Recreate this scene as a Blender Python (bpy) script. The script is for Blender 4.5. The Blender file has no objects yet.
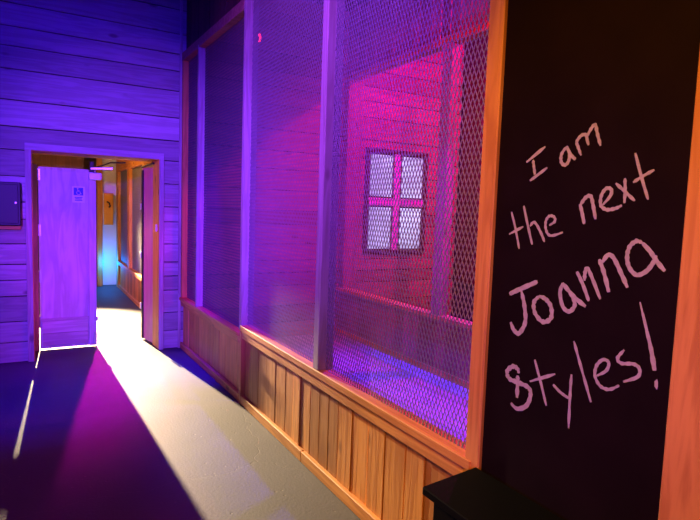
import bpy, bmesh, math, random
from mathutils import Vector, Matrix
import numpy as np

random.seed(7)
SC = bpy.context.scene
COL = SC.collection

# ------------------------------------------------------------------ camera
cam_data = bpy.data.cameras.new('camera')
cam_data.sensor_width = 36.0
cam_data.lens = 552.4 / 700 * 36.0
cam_data.clip_start = 0.02
cam = bpy.data.objects.new('camera', cam_data)
COL.objects.link(cam)
ROT = Matrix(((0.86424, 0.01462, -0.50286), (-0.50187, 0.0942, -0.8598), (0.0348, 0.99545, 0.08875)))
cam.matrix_world = Matrix.Translation((0, 0, 1.57)) @ ROT.to_4x4()
SC.camera = cam

# ------------------------------------------------------------------ view, world
SC.view_settings.view_transform = 'Standard'
SC.view_settings.look = 'None'
SC.view_settings.exposure = 0.0
SC.view_settings.gamma = 1.0
SC.view_settings.use_curve_mapping = False
W = bpy.data.worlds.new('world'); SC.world = W; W.use_nodes = True
W.node_tree.nodes['Background'].inputs[0].default_value = (0.10, 0.02, 0.35, 1)
W.node_tree.nodes['Background'].inputs[1].default_value = 0.02

# ------------------------------------------------------------------ lights
def lamp(name, kind, loc, color, energy, target=None, size=0.05, angle=60, blend=0.3):
    d = bpy.data.lights.new(name, kind)
    d.color = color; d.energy = energy
    if kind == 'AREA':
        d.size = size
    else:
        d.shadow_soft_size = size
    if kind == 'SPOT':
        d.spot_size = math.radians(angle); d.spot_blend = blend
    o = bpy.data.objects.new(name, d); COL.objects.link(o)
    o.location = loc
    if target:
        o.rotation_euler = (Vector(target) - Vector(loc)).to_track_quat('-Z', 'Y').to_euler()
    return o

lamp('corridor_spotlight', 'SPOT', (0.46, 12.2, 2.25), (1.0, 0.72, 0.42), 18000, (0.88, 6.25, 0.0), 0.035, 28.0, 0.6)
lamp('corridor_amber_fill', 'POINT', (0.20, 7.1, 1.2), (1.0, 0.36, 0.05), 20, size=0.08)  # unseen fill behind the shut leaf, added to turn the jamb orange
lamp('corridor_far_lamp', 'POINT', (0.60, 8.9, 2.4), (1.0, 0.45, 0.10), 20, size=0.08)
lamp('corridor_magenta_spot', 'SPOT', (1.28, 10.4, 2.3), (0.8, 0.0, 0.55), 1600, (0.5, 6.15, 0.0), 0.05, 23, 0.7)
lamp('corridor_blue_lamp', 'POINT', (1.25, 11.0, 0.45), (0.0, 0.20, 1.0), 20, size=0.05)
lamp('violet_wash_spot', 'SPOT', (-0.9, -0.9, 2.2), (0.20, 0.035, 1.0), 3300, (1.05, 6.1, 1.25), 0.08, 34, 1.0)
lamp('blue_wash_spot', 'SPOT', (-0.6, 1.8, 3.6), (0.015, 0.0, 1.0), 640, (0.6, 6.1, 1.6), 0.08, 72, 1.0)
lamp('magenta_door_fill', 'SPOT', (1.1, 1.6, 3.3), (0.75, 0.0, 0.8), 260, (0.2, 6.45, 0.9), 0.05, 14, 0.8)  # added fill that tints the left stop and stile magenta
lamp('magenta_leaf_fill', 'SPOT', (-0.8, 2.0, 2.4), (0.8, 0.0, 0.7), 260, (1.16, 6.5, 1.0), 0.03, 9, 0.8)  # narrow fill added to push magenta onto the open leaf
lamp('blue_floor_fill', 'SPOT', (0.95, 5.0, 3.8), (0.02, 0.0, 1.0), 1500, (1.42, 5.3, 0.0), 0.06, 24, 0.9)  # overhead fill added for the blue floor patch beside the light strip
lamp('blue_left_floor_fill', 'SPOT', (-0.3, 4.5, 3.8), (0.03, 0.0, 1.0), 700, (0.0, 5.0, 0.0), 0.06, 38, 1.0)  # added fill, lifts the left floor towards blue
lamp('violet_mesh_fill', 'SPOT', (-1.2, 1.4, 3.3), (0.34, 0.05, 1.0), 1250, (1.45, 3.0, 2.4), 0.08, 60, 1.0)  # second violet source added for the near mesh bays
lamp('violet_board_fill', 'SPOT', (-1.2, 0.3, 1.1), (0.38, 0.05, 1.0), 140, (1.45, 1.28, 1.2), 0.08, 40, 1.0)  # low unseen fill added to make the chalk more violet
lamp('amber_board_spot', 'SPOT', (-1.0, 0.3, 3.4), (1.0, 0.36, 0.03), 430, (1.45, 1.1, 1.25), 0.06, 50, 0.8)
lamp('cage_blue_spot', 'SPOT', (2.8, 3.5, 3.7), (0.04, 0.01, 1.0), 2200, (2.7, 3.5, 0.0), 0.08, 66, 0.7)
lamp('cage_magenta_lamp', 'POINT', (4.35, 3.9, 3.75), (1.0, 0.0, 0.42), 430, size=0.05)
lamp('cage_near_magenta_fill', 'SPOT', (1.9, 1.0, 3.3), (1.0, 0.0, 0.36), 800, (3.6, 5.0, 2.0), 0.05, 46, 0.7)  # extra magenta fill added for the post at the back of the cage

# ------------------------------------------------------------------ material helpers
def new_mat(name):
    m = bpy.data.materials.new(name); m.use_nodes = True
    nt = m.node_tree
    return m, nt, nt.nodes['Principled BSDF']

def N(nt, t, **kw):
    n = nt.nodes.new(t)
    for k, v in kw.items():
        setattr(n, k, v)
    return n

def wood(name, light, dark, axis, rough=0.6, knots=True, bump=0.25, grain=1.0):
    """sawn softwood: grain runs along `axis`; each board has its own tone through the 'rnd' attribute"""
    m, nt, b = new_mat(name)
    L = nt.links.new
    tc = N(nt, 'ShaderNodeTexCoord')
    at = N(nt, 'ShaderNodeAttribute', attribute_name='rnd')
    off = N(nt, 'ShaderNodeVectorMath', operation='SCALE'); off.inputs[0].default_value = (13.1, 7.7, 5.3)
    L(at.outputs['Fac'], off.inputs['Scale'])
    add = N(nt, 'ShaderNodeVectorMath', operation='ADD')
    L(tc.outputs['Object'], add.inputs[0]); L(off.outputs[0], add.inputs[1])
    mp = N(nt, 'ShaderNodeMapping')
    s = [16.0 * grain] * 3; s['XYZ'.index(axis)] = 1.1
    mp.inputs['Scale'].default_value = s
    L(add.outputs[0], mp.inputs[0])
    n1 = N(nt, 'ShaderNodeTexNoise'); n1.inputs['Scale'].default_value = 1.0; n1.inputs['Detail'].default_value = 6; n1.inputs['Distortion'].default_value = 0.6
    L(mp.outputs[0], n1.inputs['Vector'])
    wv = N(nt, 'ShaderNodeMath', operation='MULTIPLY'); wv.inputs[1].default_value = 26
    L(n1.outputs['Fac'], wv.inputs[0])
    sn = N(nt, 'ShaderNodeMath', operation='SINE'); L(wv.outputs[0], sn.inputs[0])
    mr = N(nt, 'ShaderNodeMapRange'); mr.inputs[1].default_value = -1; mr.inputs[2].default_value = 1; mr.inputs[3].default_value = 0.0; mr.inputs[4].default_value = 0.45
    L(sn.outputs[0], mr.inputs[0])
    n2 = N(nt, 'ShaderNodeTexNoise'); n2.inputs['Scale'].default_value = 3.0; n2.inputs['Detail'].default_value = 3
    L(add.outputs[0], n2.inputs['Vector'])
    sm = N(nt, 'ShaderNodeMath', operation='MULTIPLY_ADD'); sm.inputs[1].default_value = 0.55
    L(n2.outputs['Fac'], sm.inputs[0]); L(mr.outputs[0], sm.inputs[2])
    mix = N(nt, 'ShaderNodeMix', data_type='RGBA')
    mix.inputs[6].default_value = (*light, 1); mix.inputs[7].default_value = (*dark, 1)
    L(sm.outputs[0], mix.inputs[0])
    out = mix.outputs[2]
    if knots:
        mk = N(nt, 'ShaderNodeMapping')
        s = [5.0] * 3; s['XYZ'.index(axis)] = 2.2
        mk.inputs['Scale'].default_value = s
        L(add.outputs[0], mk.inputs[0])
        vo = N(nt, 'ShaderNodeTexVoronoi'); vo.inputs['Scale'].default_value = 1.0
        L(mk.outputs[0], vo.inputs['Vector'])
        kr = N(nt, 'ShaderNodeMapRange'); kr.inputs[1].default_value = 0.06; kr.inputs[2].default_value = 0.13; kr.inputs[3].default_value = 0.7; kr.inputs[4].default_value = 0.0
        L(vo.outputs['Distance'], kr.inputs[0])
        mx2 = N(nt, 'ShaderNodeMix', data_type='RGBA')
        mx2.inputs[7].default_value = (dark[0] * .35, dark[1] * .3, dark[2] * .25, 1)
        L(kr.outputs[0], mx2.inputs[0]); L(out, mx2.inputs[6]); out = mx2.outputs[2]
    hs = N(nt, 'ShaderNodeHueSaturation')
    vr = N(nt, 'ShaderNodeMapRange'); vr.inputs[3].default_value = 0.68; vr.inputs[4].default_value = 1.25
    L(at.outputs['Fac'], vr.inputs[0]); L(vr.outputs[0], hs.inputs['Value']); L(out, hs.inputs['Color'])
    L(hs.outputs[0], b.inputs['Base Color'])
    b.inputs['Roughness'].default_value = rough
    bp = N(nt, 'ShaderNodeBump'); bp.inputs['Strength'].default_value = bump; bp.inputs['Distance'].default_value = 0.004
    L(sm.outputs[0], bp.inputs['Height']); L(bp.outputs[0], b.inputs['Normal'])
    return m

def plain(name, col, rough=0.5, metal=0.0, noise=0.12, scale=18.0, bump=0.0):
    m, nt, b = new_mat(name)
    L = nt.links.new
    tc = N(nt, 'ShaderNodeTexCoord')
    n1 = N(nt, 'ShaderNodeTexNoise'); n1.inputs['Scale'].default_value = scale; n1.inputs['Detail'].default_value = 5
    L(tc.outputs['Object'], n1.inputs['Vector'])
    mix = N(nt, 'ShaderNodeMix', data_type='RGBA')
    mix.inputs[6].default_value = (*[c * (1 - noise) for c in col], 1)
    mix.inputs[7].default_value = (*[min(1, c * (1 + noise)) for c in col], 1)
    L(n1.outputs['Fac'], mix.inputs[0]); L(mix.outputs[2], b.inputs['Base Color'])
    b.inputs['Roughness'].default_value = rough; b.inputs['Metallic'].default_value = metal
    if max(col) < .02: b.inputs['Specular IOR Level'].default_value = .05
    if bump:
        bp = N(nt, 'ShaderNodeBump'); bp.inputs['Strength'].default_value = bump; bp.inputs['Distance'].default_value = 0.003
        L(n1.outputs['Fac'], bp.inputs['Height']); L(bp.outputs[0], b.inputs['Normal'])
    return m

def glow(name, col, strength):
    m, nt, b = new_mat(name)
    L = nt.links.new
    tc = N(nt, 'ShaderNodeTexCoord')
    n1 = N(nt, 'ShaderNodeTexNoise'); n1.inputs['Scale'].default_value = 2.2; n1.inputs['Detail'].default_value = 2
    L(tc.outputs['Object'], n1.inputs['Vector'])
    mr = N(nt, 'ShaderNodeMapRange'); mr.inputs[1].default_value = .35; mr.inputs[2].default_value = .65; mr.inputs[3].default_value = strength * .65; mr.inputs[4].default_value = strength * 1.2
    L(n1.outputs['Fac'], mr.inputs[0])
    b.inputs['Base Color'].default_value = (*[c * .15 for c in col], 1)
    b.inputs['Emission Color'].default_value = (*col, 1)
    L(mr.outputs[0], b.inputs['Emission Strength'])
    return m

def concrete(name):
    m, nt, b = new_mat(name)
    L = nt.links.new
    tc = N(nt, 'ShaderNodeTexCoord')
    def noise(sc, det, dist=0):
        n = N(nt, 'ShaderNodeTexNoise'); n.inputs['Scale'].default_value = sc; n.inputs['Detail'].default_value = det; n.inputs['Distortion'].default_value = dist
        L(tc.outputs['Object'], n.inputs['Vector']); return n
    big = noise(1.6, 6, .5); fine = noise(60, 4)
    r = N(nt, 'ShaderNodeMapRange'); r.inputs[1].default_value = .3; r.inputs[2].default_value = .7
    L(big.outputs['Fac'], r.inputs[0])
    mix = N(nt, 'ShaderNodeMix', data_type='RGBA')
    mix.inputs[6].default_value = (.058, .058, .064, 1); mix.inputs[7].default_value = (.080, .080, .088, 1)
    L(r.outputs[0], mix.inputs[0])
    # small pits
    vo = N(nt, 'ShaderNodeTexVoronoi'); vo.inputs['Scale'].default_value = 16
    L(tc.outputs['Object'], vo.inputs['Vector'])
    mask = noise(3.5, 2)
    pr = N(nt, 'ShaderNodeMapRange'); pr.inputs[1].default_value = .09; pr.inputs[2].default_value = .14; pr.inputs[3].default_value = 1; pr.inputs[4].default_value = 0
    L(vo.outputs['Distance'], pr.inputs[0])
    mk = N(nt, 'ShaderNodeMapRange'); mk.inputs[1].default_value = .5; mk.inputs[2].default_value = .62
    L(mask.outputs['Fac'], mk.inputs[0])
    pit = N(nt, 'ShaderNodeMath', operation='MULTIPLY'); L(pr.outputs[0], pit.inputs[0]); L(mk.outputs[0], pit.inputs[1])
    # hairline cracks
    vc = N(nt, 'ShaderNodeTexVoronoi', feature='DISTANCE_TO_EDGE'); vc.inputs['Scale'].default_value = 0.55
    wob = N(nt, 'ShaderNodeVectorMath', operation='ADD')
    ws = N(nt, 'ShaderNodeVectorMath', operation='SCALE'); ws.inputs['Scale'].default_value = .22
    wn = noise(5, 5); L(wn.outputs['Color'], ws.inputs[0])
    L(tc.outputs['Object'], wob.inputs[0]); L(ws.outputs[0], wob.inputs[1]); L(wob.outputs[0], vc.inputs['Vector'])
    cr = N(nt, 'ShaderNodeMapRange'); cr.inputs[1].default_value = .0005; cr.inputs[2].default_value = .0025; cr.inputs[3].default_value = .5; cr.inputs[4].default_value = 0
    L(vc.outputs['Distance'], cr.inputs[0])
    mxm = N(nt, 'ShaderNodeMath', operation='MAXIMUM'); L(pit.outputs[0], mxm.inputs[0]); L(cr.outputs[0], mxm.inputs[1])
    m2 = N(nt, 'ShaderNodeMix', data_type='RGBA'); m2.inputs[7].default_value = (.10, .09, .08, 1)
    L(mxm.outputs[0], m2.inputs[0]); L(mix.outputs[2], m2.inputs[6]); L(m2.outputs[2], b.inputs['Base Color'])
    h = N(nt, 'ShaderNodeMath', operation='MULTIPLY_ADD'); h.inputs[1].default_value = -1.0
    L(mxm.outputs[0], h.inputs[0]); L(fine.outputs['Fac'], h.inputs[2])
    bp = N(nt, 'ShaderNodeBump'); bp.inputs['Strength'].default_value = .35; bp.inputs['Distance'].default_value = .004
    L(h.outputs[0], bp.inputs['Height']); L(bp.outputs[0], b.inputs['Normal'])
    b.inputs['Roughness'].default_value = .7
    return m

PINE_L, PINE_D = (.82, .40, .10), (.46, .17, .034)
M = dict(
    pine_z=wood('pine_upright', PINE_L, PINE_D, 'Z'),
    pine_y=wood('pine_lengthwise', PINE_L, PINE_D, 'Y'),
    pine_x=wood('pine_crosswise', PINE_L, PINE_D, 'X'),
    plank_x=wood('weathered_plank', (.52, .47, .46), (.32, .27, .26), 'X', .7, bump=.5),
    plank_z=wood('weathered_upright_plank', (.54, .47, .44), (.32, .26, .23), 'Z', .7, bump=.5),
    plank_y=wood('floor_plank', (.56, .50, .48), (.36, .31, .29), 'Y', .7),
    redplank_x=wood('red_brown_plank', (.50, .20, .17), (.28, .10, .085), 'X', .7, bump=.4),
    redplank_z=wood('red_brown_upright', (.50, .20, .17), (.28, .10, .085), 'Z', .7, bump=.4),
    dark_z=wood('dark_stained_board', (.13, .050, .035), (.05, .018, .012), 'Z', .7),
    door_z=wood('door_plywood', (.76, .72, .72), (.42, .36, .36), 'Z', .55, knots=False, bump=.12, grain=.5),
    door_x=wood('door_kick_boards', (.66, .60, .58), (.40, .33, .30), 'X', .55),
    concrete=concrete('worn_concrete'),
    steel=plain('galvanised_strand', (.25, .24, .26), .55, .15),
    leaf_magenta_light=wood('magenta_lit_door_leaf', (.50, .10, .42), (.34, .06, .28), 'Z', .5, knots=False, bump=.1, grain=.5),  # magenta light on the open leaf put into its wood colour
    dimsteel=plain('dimmed_strand', (.11, .105, .12), .55, .15),  # same strand, the far bays' dimness put into its colour
    black=plain('black_paint', (.010, .005, .006), .55, 0, .4, 6),
    bench=plain('black_bench_paint', (.0025, .0025, .003), .75, 0, .3, 8),
    chalk=plain('chalk', (.46, .43, .45), .9, 0, .35, 70),
    metal=plain('brushed_metal', (.62, .62, .64), .35, .7),
    darkmetal=plain('dark_metal', (.03, .03, .035), .4, .5),
    dark=plain('dark_plaster', (.05, .045, .05), .8),
    box=plain('dark_blue_box_paint', (.010, .009, .022), .5),
    amberbox=plain('yellow_paint', (.85, .42, .03), .45, 0, .05),
    white=plain('white_plastic', (.8, .8, .8), .5, 0, .03),
    blue=plain('blue_print', (.03, .06, .42), .5, 0, .03),
    pane=glow('frosted_lit_pane', (.60, .58, 1.0), 1.2),
    red=glow('red_lens', (1.0, .02, .05), 6.0),
    gap=plain('shadow_gap_backing', (.02, .012, .01), .9),
)

# ------------------------------------------------------------------ mesh helpers
class MB:
    """collects boxes into one mesh, each box with its own 'rnd' tone"""
    def __init__(self): self.v = []; self.f = []; self.r = []
    def box(self, lo, hi, rnd=None, jitter=0.0):
        r = random.random() if rnd is None else rnd
        a = len(self.v)
        for x in (lo[0], hi[0]):
            for y in (lo[1], hi[1]):
                for z in (lo[2], hi[2]):
                    self.v.append((x + random.uniform(-jitter, jitter), y + random.uniform(-jitter, jitter), z + random.uniform(-jitter, jitter)))
                    self.r.append(r)
        for q in ((0, 1, 3, 2), (4, 6, 7, 5), (0, 4, 5, 1), (2, 3, 7, 6), (0, 2, 6, 4), (1, 5, 7, 3)):
            self.f.append([a + i for i in q])
        return self
    def poly(self, pts, ext, rnd=.5):
        """prism: polygon pts (3-D, planar) extruded by vector ext"""
        a = len(self.v); n = len(pts)
        for p in pts: self.v.append(tuple(p)); self.r.append(rnd)
        for p in pts: self.v.append(tuple(Vector(p) + Vector(ext))); self.r.append(rnd)
        self.f.append([a + i for i in range(n)][::-1]); self.f.append([a + n + i for i in range(n)])
        for i in range(n):
            j = (i + 1) % n
            self.f.append([a + i, a + j, a + n + j, a + n + i])
        return self
    def tube(self, pts, rad, n=8, rnd=.5):
        pts = [Vector(p) for p in pts]; a = len(self.v)
        for i, p in enumerate(pts):
            d = (pts[min(i + 1, len(pts) - 1)] - pts[max(i - 1, 0)]).normalized()
            u = d.orthogonal().normalized() if i == 0 else (u - d * u.dot(d)).normalized()
            w = d.cross(u)
            for k in range(n):
                t = 2 * math.pi * k / n
                self.v.append(tuple(p + u * (rad * math.cos(t)) + w * (rad * math.sin(t)))); self.r.append(rnd)
        for i in range(len(pts) - 1):
            for k in range(n):
                k2 = (k + 1) % n
                self.f.append([a + i * n + k, a + i * n + k2, a + (i + 1) * n + k2, a + (i + 1) * n + k])
        self.f.append([a + k for k in range(n)][::-1]); e = a + (len(pts) - 1) * n
        self.f.append([e + k for k in range(n)])
        return self
    def build(self, name, mat, parent=None, bevel=0.0, origin=None):
        me = bpy.data.meshes.new(name)
        o = bpy.data.objects.new(name, me)
        org = Vector(origin) if origin is not None else Vector((0, 0, 0))
        me.from_pydata([tuple(Vector(v) - org) for v in self.v], [], self.f)
        at = me.attributes.new('rnd', 'FLOAT', 'POINT'); at.data.foreach_set('value', self.r)
        bm = bmesh.new(); bm.from_mesh(me); bmesh.ops.recalc_face_normals(bm, faces=bm.faces); bm.to_mesh(me); bm.free()
        me.materials.append(mat)
        COL.objects.link(o)
        o.location = org
        if parent:
            o.parent = parent
            o.matrix_parent_inverse = Matrix.Translation(-parent.location) if parent.rotation_euler.z == 0 else parent.matrix_basis.inverted()
        if bevel:
            md = o.modifiers.new('edge', 'BEVEL'); md.width = bevel; md.segments = 1; md.limit_method = 'ANGLE'
        return o

def B(lo, hi, rnd=None): return MB().box(lo, hi, rnd)

def tag(o, label=None, cat=None, group=None, kind=None):
    if label: o['label'] = label
    if cat and not kind: kind = 'thing'
    if cat: o['category'] = cat
    if group: o['group'] = group
    if kind: o['kind'] = kind
    return o

def thing(name, label, cat, loc, group=None, kind=None):
    o = bpy.data.objects.new(name, None); COL.objects.link(o)
    o.location = loc; o.empty_display_size = .1
    return tag(o, label, cat, group, kind or 'thing')

def expanded_metal(name, x, y0, y1, z0, z1, parent, swd=.0234, lwd=.0508, w=.0021, t=.0010, mat=None):
    """real strands of an expanded steel sheet in the plane X = x, long diamonds standing upright"""
    hx, hz = swd / 2, lwd / 2
    ni, nj = int((y1 - y0) / hx), int((z1 - z0) / hz)
    i, j = np.meshgrid(np.arange(ni + 1), np.arange(nj), indexing='ij')
    ev = ((i + j) % 2 == 0)
    A, Bp = [], []
    for s in (-1, 1):
        ok = ev & (i + s >= 0) & (i + s <= ni)
        a = np.stack([i[ok] * hx + y0, j[ok] * hz + z0], 1)
        b = np.stack([(i[ok] + s) * hx + y0, (j[ok] + 1) * hz + z0], 1)
        A.append(a); Bp.append(b)
    A = np.concatenate(A); Bp = np.concatenate(Bp); n = len(A)
    d = Bp - A; ln = np.linalg.norm(d, axis=1, keepdims=True); d = d / ln
    nrm = np.stack([-d[:, 1], d[:, 0]], 1)
    sgn = np.where(d[:, :1] > 0, 1.0, 1.0)
    nrm = nrm * np.sign(nrm[:, :1]) * 1.0
    ca, sa = math.cos(-.30), math.sin(-.30)
    P = np.zeros((n, 8, 3))
    k = 0
    for end in (A - d * .001, Bp + d * .001):
        for (u, v) in ((-w, -t), (w, -t), (w, t), (-w, t)):
            du = u * ca - v * sa; dv = u * sa + v * ca
            P[:, k, 0] = x + dv
            P[:, k, 1:] = end + nrm * du
            k += 1
    verts = P.reshape(-1, 3)
    q = np.array([[0, 1, 5, 4], [1, 2, 6, 5], [2, 3, 7, 6], [3, 0, 4, 7]])
    faces = (np.arange(n)[:, None, None] * 8 + q[None]).reshape(-1)
    nf = n * 4
    me = bpy.data.meshes.new(name)
    me.vertices.add(len(verts)); me.vertices.foreach_set('co', verts.reshape(-1))
    me.loops.add(len(faces)); me.loops.foreach_set('vertex_index', faces.astype(np.int32))
    me.polygons.add(nf)
    me.polygons.foreach_set('loop_start', np.arange(nf, dtype=np.int32) * 4)
    me.polygons.foreach_set('loop_total', np.full(nf, 4, dtype=np.int32))
    me.update(calc_edges=True); me.validate()
    me.materials.append(mat or M['steel'])
    o = bpy.data.objects.new(name, me); COL.objects.link(o)
    o.parent = parent; o.matrix_parent_inverse = Matrix.Translation(-parent.location)
    return o

# ================================================================== SETTING
D = 1.45        # face of the mesh wall
YB = 6.10       # face of the plank wall at the end of the room
H = 4.0

tag(B((-2.6, -1.6, -.12), (5.4, 13.2, 0), .5).build('floor', M['concrete']), kind='structure')
fc = MB()
for k in range(10): fc.box((1.525 + k * .187, -1.5, 0), (1.525 + k * .187 + .184, 6.09, .018))
tag(fc.build('floor_cage', M['plank_y'], bevel=.002), kind='structure')  # lighter plank layer added over the concrete so blue light shows on it
tag(B((-2.6, -1.6, H), (5.4, 6.5, H + .1), .5).build('ceiling', M['dark_z']), kind='structure')

# plank wall at the end, with the doorway (0.03..1.19, 0..2.0); boards are lapped with dark gaps
GAPS = [0.0, .20, .40, .645, .80, .951, 1.146, 1.383, 1.544, 1.785, 2.03, 2.243, 2.485, 2.765, 2.97, 3.147, 3.353, 3.6, 3.8, H]
DX0, DX1, DZ = 0.03, 1.205, 2.04
wb = MB()
for a, b in zip(GAPS[:-1], GAPS[1:]):
    cuts = [(-2.5, DX0), (DX1, 1.52)] if a < DZ - .02 else [(-2.5, 1.52)]
    for (xa, xb) in cuts:
        wb.box((xa, YB + random.uniform(0, .006), a + .004), (xb, YB + .022, b - .004), jitter=.0015)
wb.build('wall_end_boards', M['plank_x'], bevel=.003)
wall_boards = bpy.data.objects['wall_end_boards']; wall_boards.name = 'wall_back'; tag(wall_boards, kind='structure')
cb = MB()
for a, b in zip(GAPS[:-1], GAPS[1:]):
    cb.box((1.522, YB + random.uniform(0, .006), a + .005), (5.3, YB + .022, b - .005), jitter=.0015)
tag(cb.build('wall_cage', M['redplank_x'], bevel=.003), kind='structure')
core = MB()
core.box((-2.5, YB + .022, 0), (DX0 - .012, 6.5, H)); core.box((DX1 + .012, YB + .022, 0), (5.3, 6.5, H)); core.box((DX0 - .012, YB + .022, DZ + .012), (DX1 + .012, 6.5, H))
tag(core.build('wall_core', M['gap'], wall_boards), kind='structure')
tag(B((-2.6, -1.6, 0), (-2.5, 6.5, H)).build('wall_left', M['plank_z']), kind='structure')
tag(B((5.3, -1.6, 0), (5.4, 6.5, H)).build('wall_far', M['dark']), kind='structure')
# the wall nearer than the blackboard
tag(B((1.47, -1.6, 0), (1.6, .68, H)).build('wall_right', M['dark_z']), kind='structure')

# corridor shell behind the doorway
cs = MB(); cs.box((-.40, 6.5, 0), (-.30, 13.1, 2.5))
tag(cs.build('wall_corridor', M['pine_z']), kind='structure')
tag(B((-.40, 13.0, 0), (3.0, 13.1, 2.5)).build('wall_corridor_end', M['dark_z']), kind='structure')
tag(B((-.40, 6.5, 2.5), (3.0, 13.1, 2.6)).build('ceiling_corridor', M['plank_y']), kind='structure')
tag(B((2.9, 6.5, 0), (3.0, 13.0, 2.5)).build('wall_corridor_side', M['dark']), kind='structure')
tag(B((1.12, 11.35, 0), (2.9, 11.45, 2.5)).build('wall_recess', M['white']), kind='structure')

# ------------------------------------------------------------------ door lining, casing
cas = thing('door_frame', 'pine door frame with flat casing in the plank wall, lit purple outside and orange inside', 'door frame', (.6, YB, 0), kind='structure')
B((-.018, YB - .022, 0), (.034, YB + .001, DZ - .0), .7).build('casing', M['plank_z'], cas, .003)
B((DX1 - .002, YB - .022, 0), (DX1 + .045, YB + .001, DZ), .7).build('casing', M['plank_z'], cas, .003)
B((-.018, YB - .024, DZ - .004), (DX1 + .045, YB + .001, DZ + .06), .75).build('head_casing', M['plank_x'], cas, .003)
B((DX0 - .01, YB, 0), (DX0 + .012, 6.5, DZ), .6).build('jamb', M['pine_z'], cas, .002)
MB().poly([(DX1 - .004, YB, 0), (DX1 + .012, YB, 0), (DX1 + .012, 6.34, 0), (DX1 - .02, 6.34, 0)], (0, 0, DZ), .6).build('jamb', M['pine_z'], cas, .002)
B((DX0, YB, DZ - .008), (DX1, 6.5, DZ + .012), .3).build('head_jamb', M['pine_x'], cas, .002)
tag(B((-.30, 7.8, 1.75), (.62, 7.85, 2.5), .2).build('trim_3', M['dark_z'], bevel=.003), kind='structure')
sp = MB(); sp.box((DX1 - .022, 6.16, 1.275), (DX1 - .008, 6.215, 1.35)); sp.build('strike_plate', M['white'], cas, .001)['label'] = 'small strike plate, its glint painted white'  # bright white stands in for the glint of the metal plate

# left leaf (shut)
dl = thing('door_1', 'closed purple-lit plywood door leaf with small blue and white sign', 'door', (.08, 6.52, 0), kind='structure')
B((.094, 6.515, .016), (.562, 6.555, 1.91), .6).build('panel', M['door_z'], dl, .002)
kb = MB(); B((.040, 6.50, 0), (.086, 6.56, 1.93), .6).build('stop', M['door_z'], cas, .002)
kb.box((.115, 6.497, .045), (.548, 6.515, .175)); kb.box((.115, 6.498, .178), (.548, 6.515, .31))
kb.build('kick_boards', M['door_x'], dl, .003)
B((.10, 6.500, .312), (.555, 6.515, .336), .6).build('ledge', M['door_x'], dl, .002)
B((.560, 6.49, .016), (.632, 6.555, 1.905), .8).build('stile', M['door_z'], dl, .003)
for z in (.24, .72, 1.20, 1.77):
    B((.078, 6.507, z), (.116, 6.517, z + .12)).build('hinge', M['metal'], dl, .001)
B((.622, 6.483, .285), (.645, 6.505, .325)).build('latch', M['metal'], dl, .002)
B((.605, 6.478, .02), (.632, 6.49, .16)).build('floor_bolt', M['metal'], dl, .002)
sg = thing('accessibility_sign', 'small white sign with blue wheelchair symbol on the plywood door leaf', 'sign', (.47, 6.513, 1.58))
B((.405, 6.509, 1.555), (.525, 6.5155, 1.725), .5).build('plate', M['white'], sg, .001)
B((.420, 6.5065, 1.632), (.510, 6.5095, 1.712), .5).build('symbol_field', M['blue'], sg, .002)
ic = MB(); yy = 6.5045
def seg(pts, r): ic.tube([(x, yy + .001, z) for x, z in pts], r, 6)
ic.tube([(.457, 6.508, 1.703), (.457, 6.504, 1.703)], .0065, 10)
seg([(.457, 1.694), (.461, 1.671), (.478, 1.671), (.487, 1.647), (.494, 1.649)], .0032)
seg([(.459, 1.683), (.475, 1.683)], .0026)
seg([(.466 + .019 * math.cos(a), 1.658 + .019 * math.sin(a)) for a in [math.radians(d) for d in range(120, 345, 20)]], .0027)
ic.build('wheelchair_symbol', M['white'], sg)
bl = MB()
for k, (a, b) in enumerate(((.428, .502), (.435, .495), (.430, .500))): bl.box((a, 6.5075, 1.606 - k * .015), (b, 6.5095, 1.614 - k * .015))
bl.build('text_lines', M['blue'], sg)

# closer arm above the left leaf
dc = thing('door_closer', 'metal door closer with arm reaching right from the top of the plywood leaf', 'door closer', (.6, 6.48, 1.93))
B((.555, 6.40, 1.80), (.68, 6.49, 1.875)).build('body', M['metal'], dc, .006)
B((.565, 6.43, 1.872), (.61, 6.475, 1.99)).build('spindle', M['darkmetal'], dc, .004)
MB().poly([(.575, 6.41, 1.905), (.78, 6.36, 1.915), (.78, 6.40, 1.915), (.575, 6.45, 1.905)], (0, 0, .022)).build('arm', M['metal'], dc, .002)
MB().tube([(.62, 6.44, 1.93), (.68, 6.42, 1.95), (.76, 6.36, 1.985), (.90, 6.30, 1.992)], .007).build('cable', M['darkmetal'], dc)

# right leaf (open into the corridor)
dr = thing('door_2', 'right door leaf standing open, seen edge on with magenta light put into its face colour', 'door', (1.165, 6.36, 0), kind='structure')
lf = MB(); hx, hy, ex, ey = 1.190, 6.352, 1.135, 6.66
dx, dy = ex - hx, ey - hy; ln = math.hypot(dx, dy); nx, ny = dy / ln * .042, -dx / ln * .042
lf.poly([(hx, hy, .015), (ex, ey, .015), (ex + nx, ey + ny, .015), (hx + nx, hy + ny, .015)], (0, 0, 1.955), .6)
lf.build('panel', M['leaf_magenta_light'], dr, .002)
ed = MB(); gx, gy = dx / ln * .006, dy / ln * .006
ed.poly([(ex - nx * .35, ey - ny * .35, .015), (ex + gx - nx * .35, ey + gy - ny * .35, .015), (ex + gx + nx, ey + gy + ny, .015), (ex + nx, ey + ny, .015)], (0, 0, 1.93), .5)
ed.poly([(ex - nx * .35 - gx * 5, ey - ny * .35 - gy * 5, .015), (ex - nx * .35, ey - ny * .35, .015), (ex, ey, .015), (ex - gx * 5, ey - gy * 5, .015)], (0, 0, 1.93), .5)
ed.build('edge_strip', M['darkmetal'], dr, .001)
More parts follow.
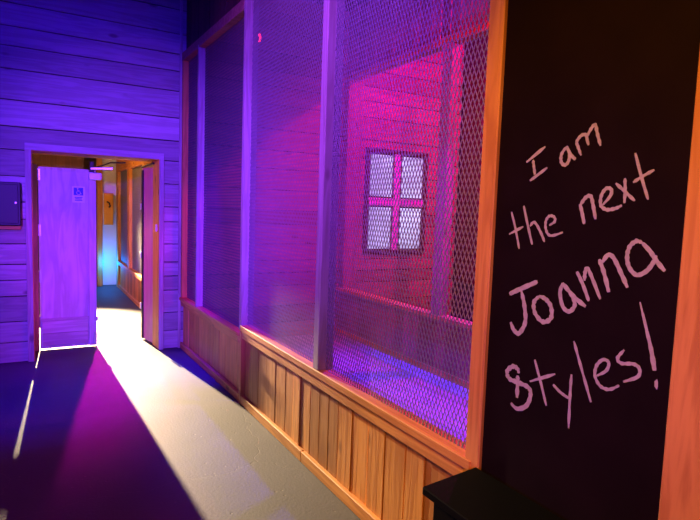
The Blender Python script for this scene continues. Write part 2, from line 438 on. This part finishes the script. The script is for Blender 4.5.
for z in (.36, .95, 1.5):
    B((ex - .030, ey - .025, z), (ex - .018, ey + .004, z + .07)).build('latch', M['metal'], dr, .002)
MB().tube([(1.12, 6.60, 1.975), (1.14, 6.42, 1.99), (1.165, 6.2, 2.0)], .012).build('closer_arm', M['darkmetal'], dr)

# ================================================================== MESH PARTITIONS
def boards(y0, y1, x0, x1, z0, z1, widths=(.11, .20), gap=.008):
    mb = MB(); y = y0
    while y < y1 - .02:
        w = min(random.uniform(*widths), y1 - y)
        mb.box((x0 + random.uniform(0, .007), y + gap / 2, z0), (x1, y + w - gap / 2, z1), jitter=.0012)
        y += w
    return mb

# left section, Y 4.23 .. 6.10
pl = thing('mesh_partition', 'far mesh partition panel beside the plank wall, two bays over brown board wainscot', 'partition', (D, 4.2, 0), 'expanded metal partitions')
boards(4.20, 6.09, D + .030, D + .055, .05, .53).build('wainscot', M['pine_z'], pl, .002)
B((D, 4.20, .0), (D + .03, 6.10, .065), .45).build('kick_board', M['pine_y'], pl, .003)
B((D + .055, 4.20, 0), (D + .07, 6.10, .55), .3).build('backing', M['gap'], pl)
r = MB(); r.box((D - .012, 4.22, .535), (D + .09, 6.10, .567), .5); r.box((D + .004, 4.22, .475), (D + .03, 6.10, .534), .35)
r.build('sill_rail', M['pine_y'], pl, .003)
B((D, 4.22, 3.075), (D + .09, 6.10, 3.16), .3).build('top_rail', M['redplank_x'], pl, .003)
B((D + .004, 6.04, .567), (D + .09, 6.10, 3.075), .4).build('post', M['pine_z'], pl, .003)
B((D - .002, 5.44, .567), (D + .09, 5.475, 3.10), .55).build('post', M['plank_z'], pl, .003)
expanded_metal('mesh_screen', D + .062, 5.465, 6.05, .56, 3.09, pl, mat=M['dimsteel'])
expanded_metal('mesh_screen', D + .062, 4.20, 5.45, .56, 3.09, pl, mat=M['dimsteel'])
pl.rotation_euler.z = .013

# right section, Y 1.40 .. 4.23
pr = thing('mesh_partition', 'nearest mesh partition panel beside the blackboard, two wide bays over sunlit-looking orange board wainscot', 'partition', (D, 2.8, 0), 'expanded metal partitions')
pr['label'] = 'near mesh partition panel ending at the blackboard, two wide bays over brightly lit orange boards'
boards(1.46, 4.115, D + .016, D + .046, .05, .56).build('wainscot', M['pine_z'], pr, .002)
B((D + .057, 1.46, 0), (D + .072, 4.16, .58), .3).build('backing', M['gap'], pr)
kb = MB(); kb.box((D - .004, 3.0, 0), (D + .032, 4.13, .07), .75); kb.box((D - .004, 1.46, 0), (D + .032, 2.995, .07), .65)
kb.build('kick_board', M['pine_y'], pr, .003)
r = MB(); r.box((D - .018, 1.50, .600), (D + .09, 4.13, .640), .8); r.box((D - .004, 1.50, .535), (D + .03, 4.13, .599), .6)
r.build('sill_rail', M['pine_y'], pr, .003)
B((D, 1.46, 3.22), (D + .09, 4.165, 3.32), .3).build('top_rail', M['pine_y'], pr, .003)
B((D - .014, 4.12, .60), (D + .09, 4.17, 3.30), .5).build('post', M['plank_z'], pr, .004)
B((D - .008, 4.125, 0), (D + .09, 4.165, .60), .5).build('post', M['pine_z'], pr, .003)
B((D - .012, 2.785, .64), (D + .09, 2.85, 3.22), .5).build('post', M['plank_z'], pr, .004)
B((D - .012, 1.46, .0), (D + .02, 1.535, 3.6), .7).build('post', M['pine_z'], pr, .004)
B((D + .02, 1.46, .0), (D + .09, 1.50, 3.3), .7).build('post_backing', M['pine_z'], pr, .003)
expanded_metal('mesh_screen', D + .040, 2.84, 4.13, .625, 3.25, pr)
expanded_metal('mesh_screen', D + .040, 1.50, 2.795, .625, 3.25, pr)

tag(B((1.405, YB - .02, 0), (1.432, YB + .001, H), .6).build('trim_2', M['plank_z'], bevel=.003), kind='structure')
# dark boards over the far section
ub = boards(4.20, 6.09, D + .02, D + .06, 3.16, H, (.12, .2))
tag(ub.build('upper_boards', M['dark_z'], bevel=.002), 'dark upright boards above the far mesh partition panel', 'boards')

# corridor: the same kind of wall goes on behind the door
pc = thing('mesh_partition', 'mesh partition in the corridor seen through the doorway, warm lit', 'partition', (1.43, 9.5, 0), 'expanded metal partitions')
XC = 1.43
boards(6.9, 11.0, XC + .03, XC + .055, .05, .47).build('wainscot', M['pine_z'], pc, .002)
B((XC, 6.9, 0), (XC + .03, 11.0, .06), .6).build('kick_board', M['pine_y'], pc, .003)
B((XC - .015, 6.9, .44), (XC + .08, 11.0, .50), .8).build('sill_rail', M['pine_y'], pc, .003)
B((XC, 6.9, 2.13), (XC + .08, 11.0, 2.5), .6).build('top_rail', M['pine_y'], pc, .003)
for (a, b) in ((10.9, 11.12), (9.62, 9.80), (8.3, 8.42), (6.9, 7.0)):
    B((XC - .005, a, .0 if a > 10 else .5), (XC + .08, b, 2.13 if a < 10 else 2.5), .7).build('post', M['pine_z'], pc, .003)
for (a, b) in ((9.8, 10.9), (8.42, 9.62), (7.0, 8.3)):
    expanded_metal('mesh_screen', XC + .045, a, b, .50, 2.13, pc)
tag(B((1.10, 11.15, 0), (1.195, 11.25, 2.5), .3).build('corridor_post', M['pine_z'], bevel=.004), 'dark brown post at the end of the corridor left of the blue recess', 'post')
wbx = thing('wall_box', 'yellow-orange wall box with a dark hook beside the blue-lit corridor recess', 'wall box', (1.29, 11.2, 1.44))
B((1.215, 11.20, 1.15), (1.385, 11.35, 1.74), .5).build('case', M['amberbox'], wbx, .006)
B((1.205, 11.195, 1.14), (1.222, 11.352, 1.75), .5).build('side_trim', M['white'], wbx, .002)
MB().tube([(1.28, 11.195, 1.58), (1.31, 11.17, 1.56), (1.33, 11.18, 1.50), (1.31, 11.195, 1.48)], .014).build('hook', M['darkmetal'], wbx)

# ================================================================== BEHIND THE MESH
X2 = 3.40
po = thing('timber_partition', 'open timber partition at the back of the cage, posts over a low board wall', 'partition', (X2, 4, 0))
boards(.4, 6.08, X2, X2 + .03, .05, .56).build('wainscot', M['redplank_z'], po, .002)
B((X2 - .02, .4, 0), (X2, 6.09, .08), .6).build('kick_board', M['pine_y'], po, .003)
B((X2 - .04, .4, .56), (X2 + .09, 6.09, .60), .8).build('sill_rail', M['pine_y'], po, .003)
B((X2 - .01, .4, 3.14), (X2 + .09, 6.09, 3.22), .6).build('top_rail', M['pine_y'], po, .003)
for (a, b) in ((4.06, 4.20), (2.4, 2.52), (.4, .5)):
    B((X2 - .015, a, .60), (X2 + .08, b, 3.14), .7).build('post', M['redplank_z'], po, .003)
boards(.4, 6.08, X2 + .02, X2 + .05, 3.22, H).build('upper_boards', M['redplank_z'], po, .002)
tag(B((X2 + .0, 5.98, .60), (X2 + .21, 6.09, 3.14), .5).build('trim_1', M['redplank_z'], bevel=.003), kind='structure')

w1 = thing('window_1', 'lit four-pane window with dark frame on the plank wall behind the mesh', 'window', (4.24, YB, 1.70), kind='structure')
wx0, wx1, wz0, wz1 = 3.80, 4.68, 1.065, 2.33
fr = MB(); s = .055
fr.box((wx0 - s, YB - .03, wz0 - s), (wx0, YB + .002, wz1 + s), .3); fr.box((wx1, YB - .03, wz0 - s), (wx1 + s, YB + .002, wz1 + s), .3)
fr.box((wx0, YB - .03, wz0 - s), (wx1, YB + .002, wz0), .3); fr.box((wx0, YB - .03, wz1), (wx1, YB + .002, wz1 + s), .3)
fr.build('window_frame', M['dark_z'], w1, .003)
cx, cz = (wx0 + wx1) / 2, 1.70
mu = MB(); mu.box((cx - .048, YB - .024, wz0), (cx + .048, YB - .004, wz1), .6); mu.box((wx0, YB - .025, cz - .05), (wx1, YB - .005, cz + .05), .6)
mu.build('muntin', M['white'], w1, .003)
sh = MB()
for a, b in ((wx0, cx - .055), (cx + .055, wx1)):
    for c, d in ((wz0, cz - .05), (cz + .05, wz1)):
        B((a + .022, YB - .012, c + .022), (b - .022, YB - .004, d - .022), .5).build('pane', M['pane'], w1)
        sh.box((a, YB - .006, c), (b, YB - .002, d), .2)
sh.build('pane_putty', M['dark_z'], w1)

tag(B((5.255, 5.62, .62), (5.298, 6.0, 3.5), .2).build('dark_slab', M['dark_z'], bevel=.004), 'tall dark shutter on the far wall behind the mesh, right of the window', 'slab')  # plain dark upright slab on the far wall
sl = thing('red_lamp', 'small glowing red lamp high up behind the mesh', 'lamp', (2.2, 5.9, 3.45))
CHALK = [
    ('I', 0, 0.0107, [[(1.3287, 1.7526), (1.2536, 1.7985)], [(1.3009, 1.7586), (1.2943, 1.733), (1.2886, 1.7101)], [(1.3084, 1.6905), (1.24, 1.7303)]]),
    ('a', 1, 0.0111, [[(1.1712, 1.7918), (1.1873, 1.7707), (1.1876, 1.7469), (1.1739, 1.7352), (1.1605, 1.7453), (1.1585, 1.7687), (1.1692, 1.7888)], [(1.1713, 1.7928), (1.1538, 1.766), (1.1346, 1.7499)]]),
    ('m', 1, 0.0103, [[(1.1159, 1.7611), (1.129, 1.7875), (1.1348, 1.8041), (1.1199, 1.8211), (1.1038, 1.8205), (1.0988, 1.8055), (1.0922, 1.7899)], [(1.1012, 1.8148), (1.0869, 1.839), (1.0747, 1.8471), (1.0646, 1.8179), (1.0517, 1.7848)]]),
    ('t', 2, 0.009, [[(1.3818, 1.5857), (1.3598, 1.5318), (1.3368, 1.4608)], [(1.3862, 1.5081), (1.3246, 1.537)]]),
    ('h', 2, 0.0095, [[(1.3282, 1.607), (1.3064, 1.5444), (1.2814, 1.4789)], [(1.2961, 1.5397), (1.2777, 1.5532), (1.2496, 1.5215), (1.2315, 1.4914)]]),
    ('e', 2, 0.0093, [[(1.2175, 1.5454), (1.1957, 1.5595), (1.2017, 1.574), (1.2199, 1.575), (1.2319, 1.5573), (1.2285, 1.5301), (1.2087, 1.5127), (1.1624, 1.526)]]),
    ('n', 3, 0.0115, [[(1.1079, 1.6146), (1.0984, 1.5886), (1.0878, 1.555)], [(1.1065, 1.612), (1.089, 1.6344), (1.0727, 1.638), (1.0616, 1.6098), (1.0507, 1.5702)]]),
    ('e', 3, 0.0105, [[(1.0303, 1.6127), (1.0076, 1.6401), (1.0074, 1.6574), (1.0231, 1.6602), (1.0371, 1.6403), (1.037, 1.6126), (1.0179, 1.5993), (0.9908, 1.6026), (0.9702, 1.6117)]]),
    ('x', 3, 0.0091, [[(0.9941, 1.6744), (0.9629, 1.6495), (0.9325, 1.6244)], [(0.9672, 1.6881), (0.9638, 1.6543), (0.9628, 1.6181)]]),
    ('t', 3, 0.0088, [[(0.9422, 1.7559), (0.9211, 1.696), (0.8947, 1.6278)], [(0.9419, 1.6754), (0.9157, 1.6911), (0.8842, 1.7074)]]),
    ('J', 4, 0.0161, [[(1.3683, 1.3), (1.3169, 1.3262), (1.2494, 1.359)], [(1.3165, 1.3206), (1.298, 1.2701), (1.29, 1.2155), (1.3132, 1.1724), (1.3381, 1.1786), (1.3551, 1.2029)]]),
    ('o', 4, 0.0152, [[(1.2388, 1.3116), (1.2587, 1.2877), (1.251, 1.2533), (1.2174, 1.2307), (1.1861, 1.249), (1.1892, 1.2857), (1.2131, 1.3069), (1.2388, 1.3116)]]),
    ('a', 4, 0.0138, [[(1.1498, 1.3667), (1.1578, 1.3354), (1.1437, 1.2934), (1.1185, 1.2822), (1.1007, 1.3057), (1.1138, 1.3342), (1.1452, 1.3631)], [(1.1511, 1.3675), (1.1076, 1.3316), (1.0621, 1.3071)]]),
    ('n', 4, 0.0119, [[(1.1021, 1.409), (1.0785, 1.3742), (1.0531, 1.3255)], [(1.0729, 1.3843), (1.0729, 1.41), (1.0655, 1.4225), (1.0456, 1.3924), (1.0153, 1.337)]]),
    ('n', 4, 0.0132, [[(1.0287, 1.4537), (1.0093, 1.415), (0.9899, 1.3612)], [(1.0179, 1.4457), (1.0014, 1.4683), (0.9828, 1.4615), (0.9564, 1.4211), (0.9336, 1.3825)]]),
    ('a', 4, 0.0126, [[(0.9004, 1.51), (0.9184, 1.5143), (0.9365, 1.4976), (0.942, 1.4705), (0.934, 1.441), (0.9105, 1.4212), (0.8842, 1.4336), (0.8666, 1.4585), (0.8592, 1.4798)], [(0.9004, 1.51), (0.8769, 1.4887), (0.858, 1.4655), (0.833, 1.4402)]]),
    ('S', 5, 0.016, [[(1.3053, 0.9477), (1.3066, 0.9997), (1.3078, 1.0255)], [(1.3046, 1.0339), (1.3095, 1.0474), (1.332, 1.0511), (1.3567, 1.0271), (1.3448, 1.0038), (1.3039, 1.002), (1.2588, 0.9977), (1.2477, 0.9733), (1.2627, 0.9333), (1.3013, 0.91), (1.3312, 0.9205)]]),
    ('t', 5, 0.01, [[(1.2399, 1.0986), (1.214, 1.0411), (1.1806, 0.9604)], [(1.2542, 1.0202), (1.1547, 1.0733)]]),
    ('y', 5, 0.0097, [[(1.16, 1.0371), (1.13, 1.0205), (1.099, 1.0118)], [(1.0945, 1.0887), (1.0944, 1.0214), (1.0912, 0.9172)]]),
    ('l', 5, 0.0093, [[(1.0948, 1.1941), (1.0602, 1.1147), (1.0203, 1.0238)]]),
    ('e', 5, 0.0101, [[(1.007, 1.1092), (0.979, 1.1321), (0.9728, 1.1577), (0.9914, 1.162), (1.0108, 1.1387), (1.0136, 1.1073), (0.9946, 1.0822), (0.9649, 1.0803), (0.9349, 1.1012)]]),
    ('s', 5, 0.0102, [[(0.9283, 1.2059), (0.9464, 1.1781), (0.9342, 1.166), (0.8983, 1.173), (0.88, 1.1648), (0.8826, 1.1413), (0.9237, 1.115)]]),
    ('exclamation', 5, 0.0127, [[(0.8939, 1.3481), (0.8694, 1.2771), (0.8504, 1.2201), (0.8377, 1.1706)], [(0.8347, 1.1353), (0.8254, 1.1359)]]),
]
MB().tube([(2.22, 6.098, 3.45), (2.22, 6.03, 3.45)], .065, 16).build('housing', M['darkmetal'], sl, .003)
MB().tube([(2.22, 6.03, 3.45), (2.22, 6.015, 3.45)], .058, 16).build('lens', M['red'], sl)

# ================================================================== BLACKBOARD AND WHAT STANDS BY IT
bb = thing('blackboard', 'tall black board with handwritten chalk message between the orange posts', 'blackboard', (D, 1.1, .63))
B((D, .79, .0), (D + .02, 1.457, 3.6), .5).build('board_panel', M['black'], bb, .002)
NAMES = ['chalk_word'] * 6
CTR = {}
words = []
def smooth(p, n=6):
    if len(p) < 3: return [tuple(Vector(p[0]).lerp(Vector(p[-1]), t / 4)) for t in range(5)]
    out = []
    q = [p[0]] + list(p) + [p[-1]]
    for i in range(1, len(q) - 2):
        a, b, c, d = [Vector(v) for v in q[i - 1:i + 3]]
        for k in range(n):
            t = k / n
            out.append(tuple(.5 * (2 * b + (c - a) * t + (2 * a - 5 * b + 4 * c - d) * t * t + (3 * b - a - 3 * c + d) * t ** 3)))
    out.append(tuple(p[-1])); return out
def ribbon(mb, pts, w, taper, k):
    pts = [Vector(p) for p in smooth(pts)]; n = len(pts); a = len(mb.v)
    for i, p in enumerate(pts):
        d = (pts[min(i + 1, n - 1)] - pts[max(i - 1, 0)]).normalized(); nn = Vector((-d.y, d.x))
        u = i / (n - 1)
        hw = w / 2 * (.55 + .45 * min(1, min(u, 1 - u) * 8)) * (1 + .16 * math.sin(i * 1.9 + k * 2.3) + .08 * math.sin(i * 4.3))
        if taper: hw *= .45 + .75 * u
        for x in (D - .0006 - .00005 * k, D + .0004):
            for s in (-1, 1):
                q = p + nn * (hw * s); mb.v.append((x, q.x, q.y)); mb.r.append(.5)
    for i in range(n - 1):
        b = a + i * 4; c = b + 4
        mb.f += [[b, b + 1, c + 1, c], [b + 2, c + 2, c + 3, b + 3], [b, c, c + 2, b + 2], [b + 1, b + 3, c + 3, c + 1]]
    mb.f.append([a, a + 2, a + 3, a + 1]); e = a + (n - 1) * 4; mb.f.append([e, e + 1, e + 3, e + 2])
kk = 0
WORD = {}
for ch, wi, wd, strokes in CHALK:
    if wi not in WORD:
        WORD[wi] = None
    mb = MB()
    for st in strokes:
        kk += 1
        ribbon(mb, st, wd * (1.9 if ch == 'exclamation' and len(st) == 2 else 1), ch == 'exclamation' and len(st) > 2, kk % 5)
    if WORD[wi] is None:
        WORD[wi] = mb.build('chalk_word', M['chalk'], bb)      # first letter carries the word, the others hang under it
        WORD[wi]['label'] = 'violet-lit chalk handwriting'
    else:
        mb.build('chalk_letter', M['chalk'], WORD[wi])

ts = MB(); ts.box((D - .012, .655, 0), (D + .02, .79, 3.6), .65)
tag(ts.build('wood_trim', M['pine_z'], bevel=.004), 'orange-lit knotty pine trim board on the right edge of the blackboard', 'trim')

bn = thing('black_bench', 'low black bench standing against the wall below the blackboard', 'bench', (1.31, .9, 0))
MB().poly([(1.160, 1.435, .605), (1.166, 1.44, .605), (D - .014, 1.47, .605), (D - .014, 1.40, .605), (D - .014, .2, .605), (1.16, .2, .605)], (0, 0, .027)).build('bench_top', M['bench'], bn, .003)
B((1.19, .22, .0), (D - .016, 1.41, .605), .5).build('body', M['bench'], bn, .003)
fp = MB(); fp.box((1.182, .24, .5), (1.19, 1.40, .6)); fp.box((1.182, .24, .02), (1.19, 1.40, .1)); fp.box((1.182, 1.32, .1), (1.19, 1.40, .5)); fp.box((1.182, .24, .1), (1.19, .32, .5))
fp.build('front_frame', M['bench'], bn, .002)

# box on the plank wall left of the door
wc = thing('wall_cabinet', 'dark blue box mounted on the plank wall left of the doorway', 'wall box', (-.25, YB, 1.5))
B((-.46, YB - .11, 1.325), (-.055, YB + .004, 1.725), .5).build('case', M['box'], wc, .006)
B((-.44, YB - .118, 1.345), (-.075, YB - .11, 1.705), .5).build('lid', M['box'], wc, .004)
MB().tube([(-.095, YB - .118, 1.535), (-.095, YB - .130, 1.535)], .010, 12).build('lock', M['metal'], wc, .002)
B((-.46, YB - .05, 1.285), (-.06, YB + .004, 1.322), .4).build('support_strip', M['pine_x'], wc, .003)
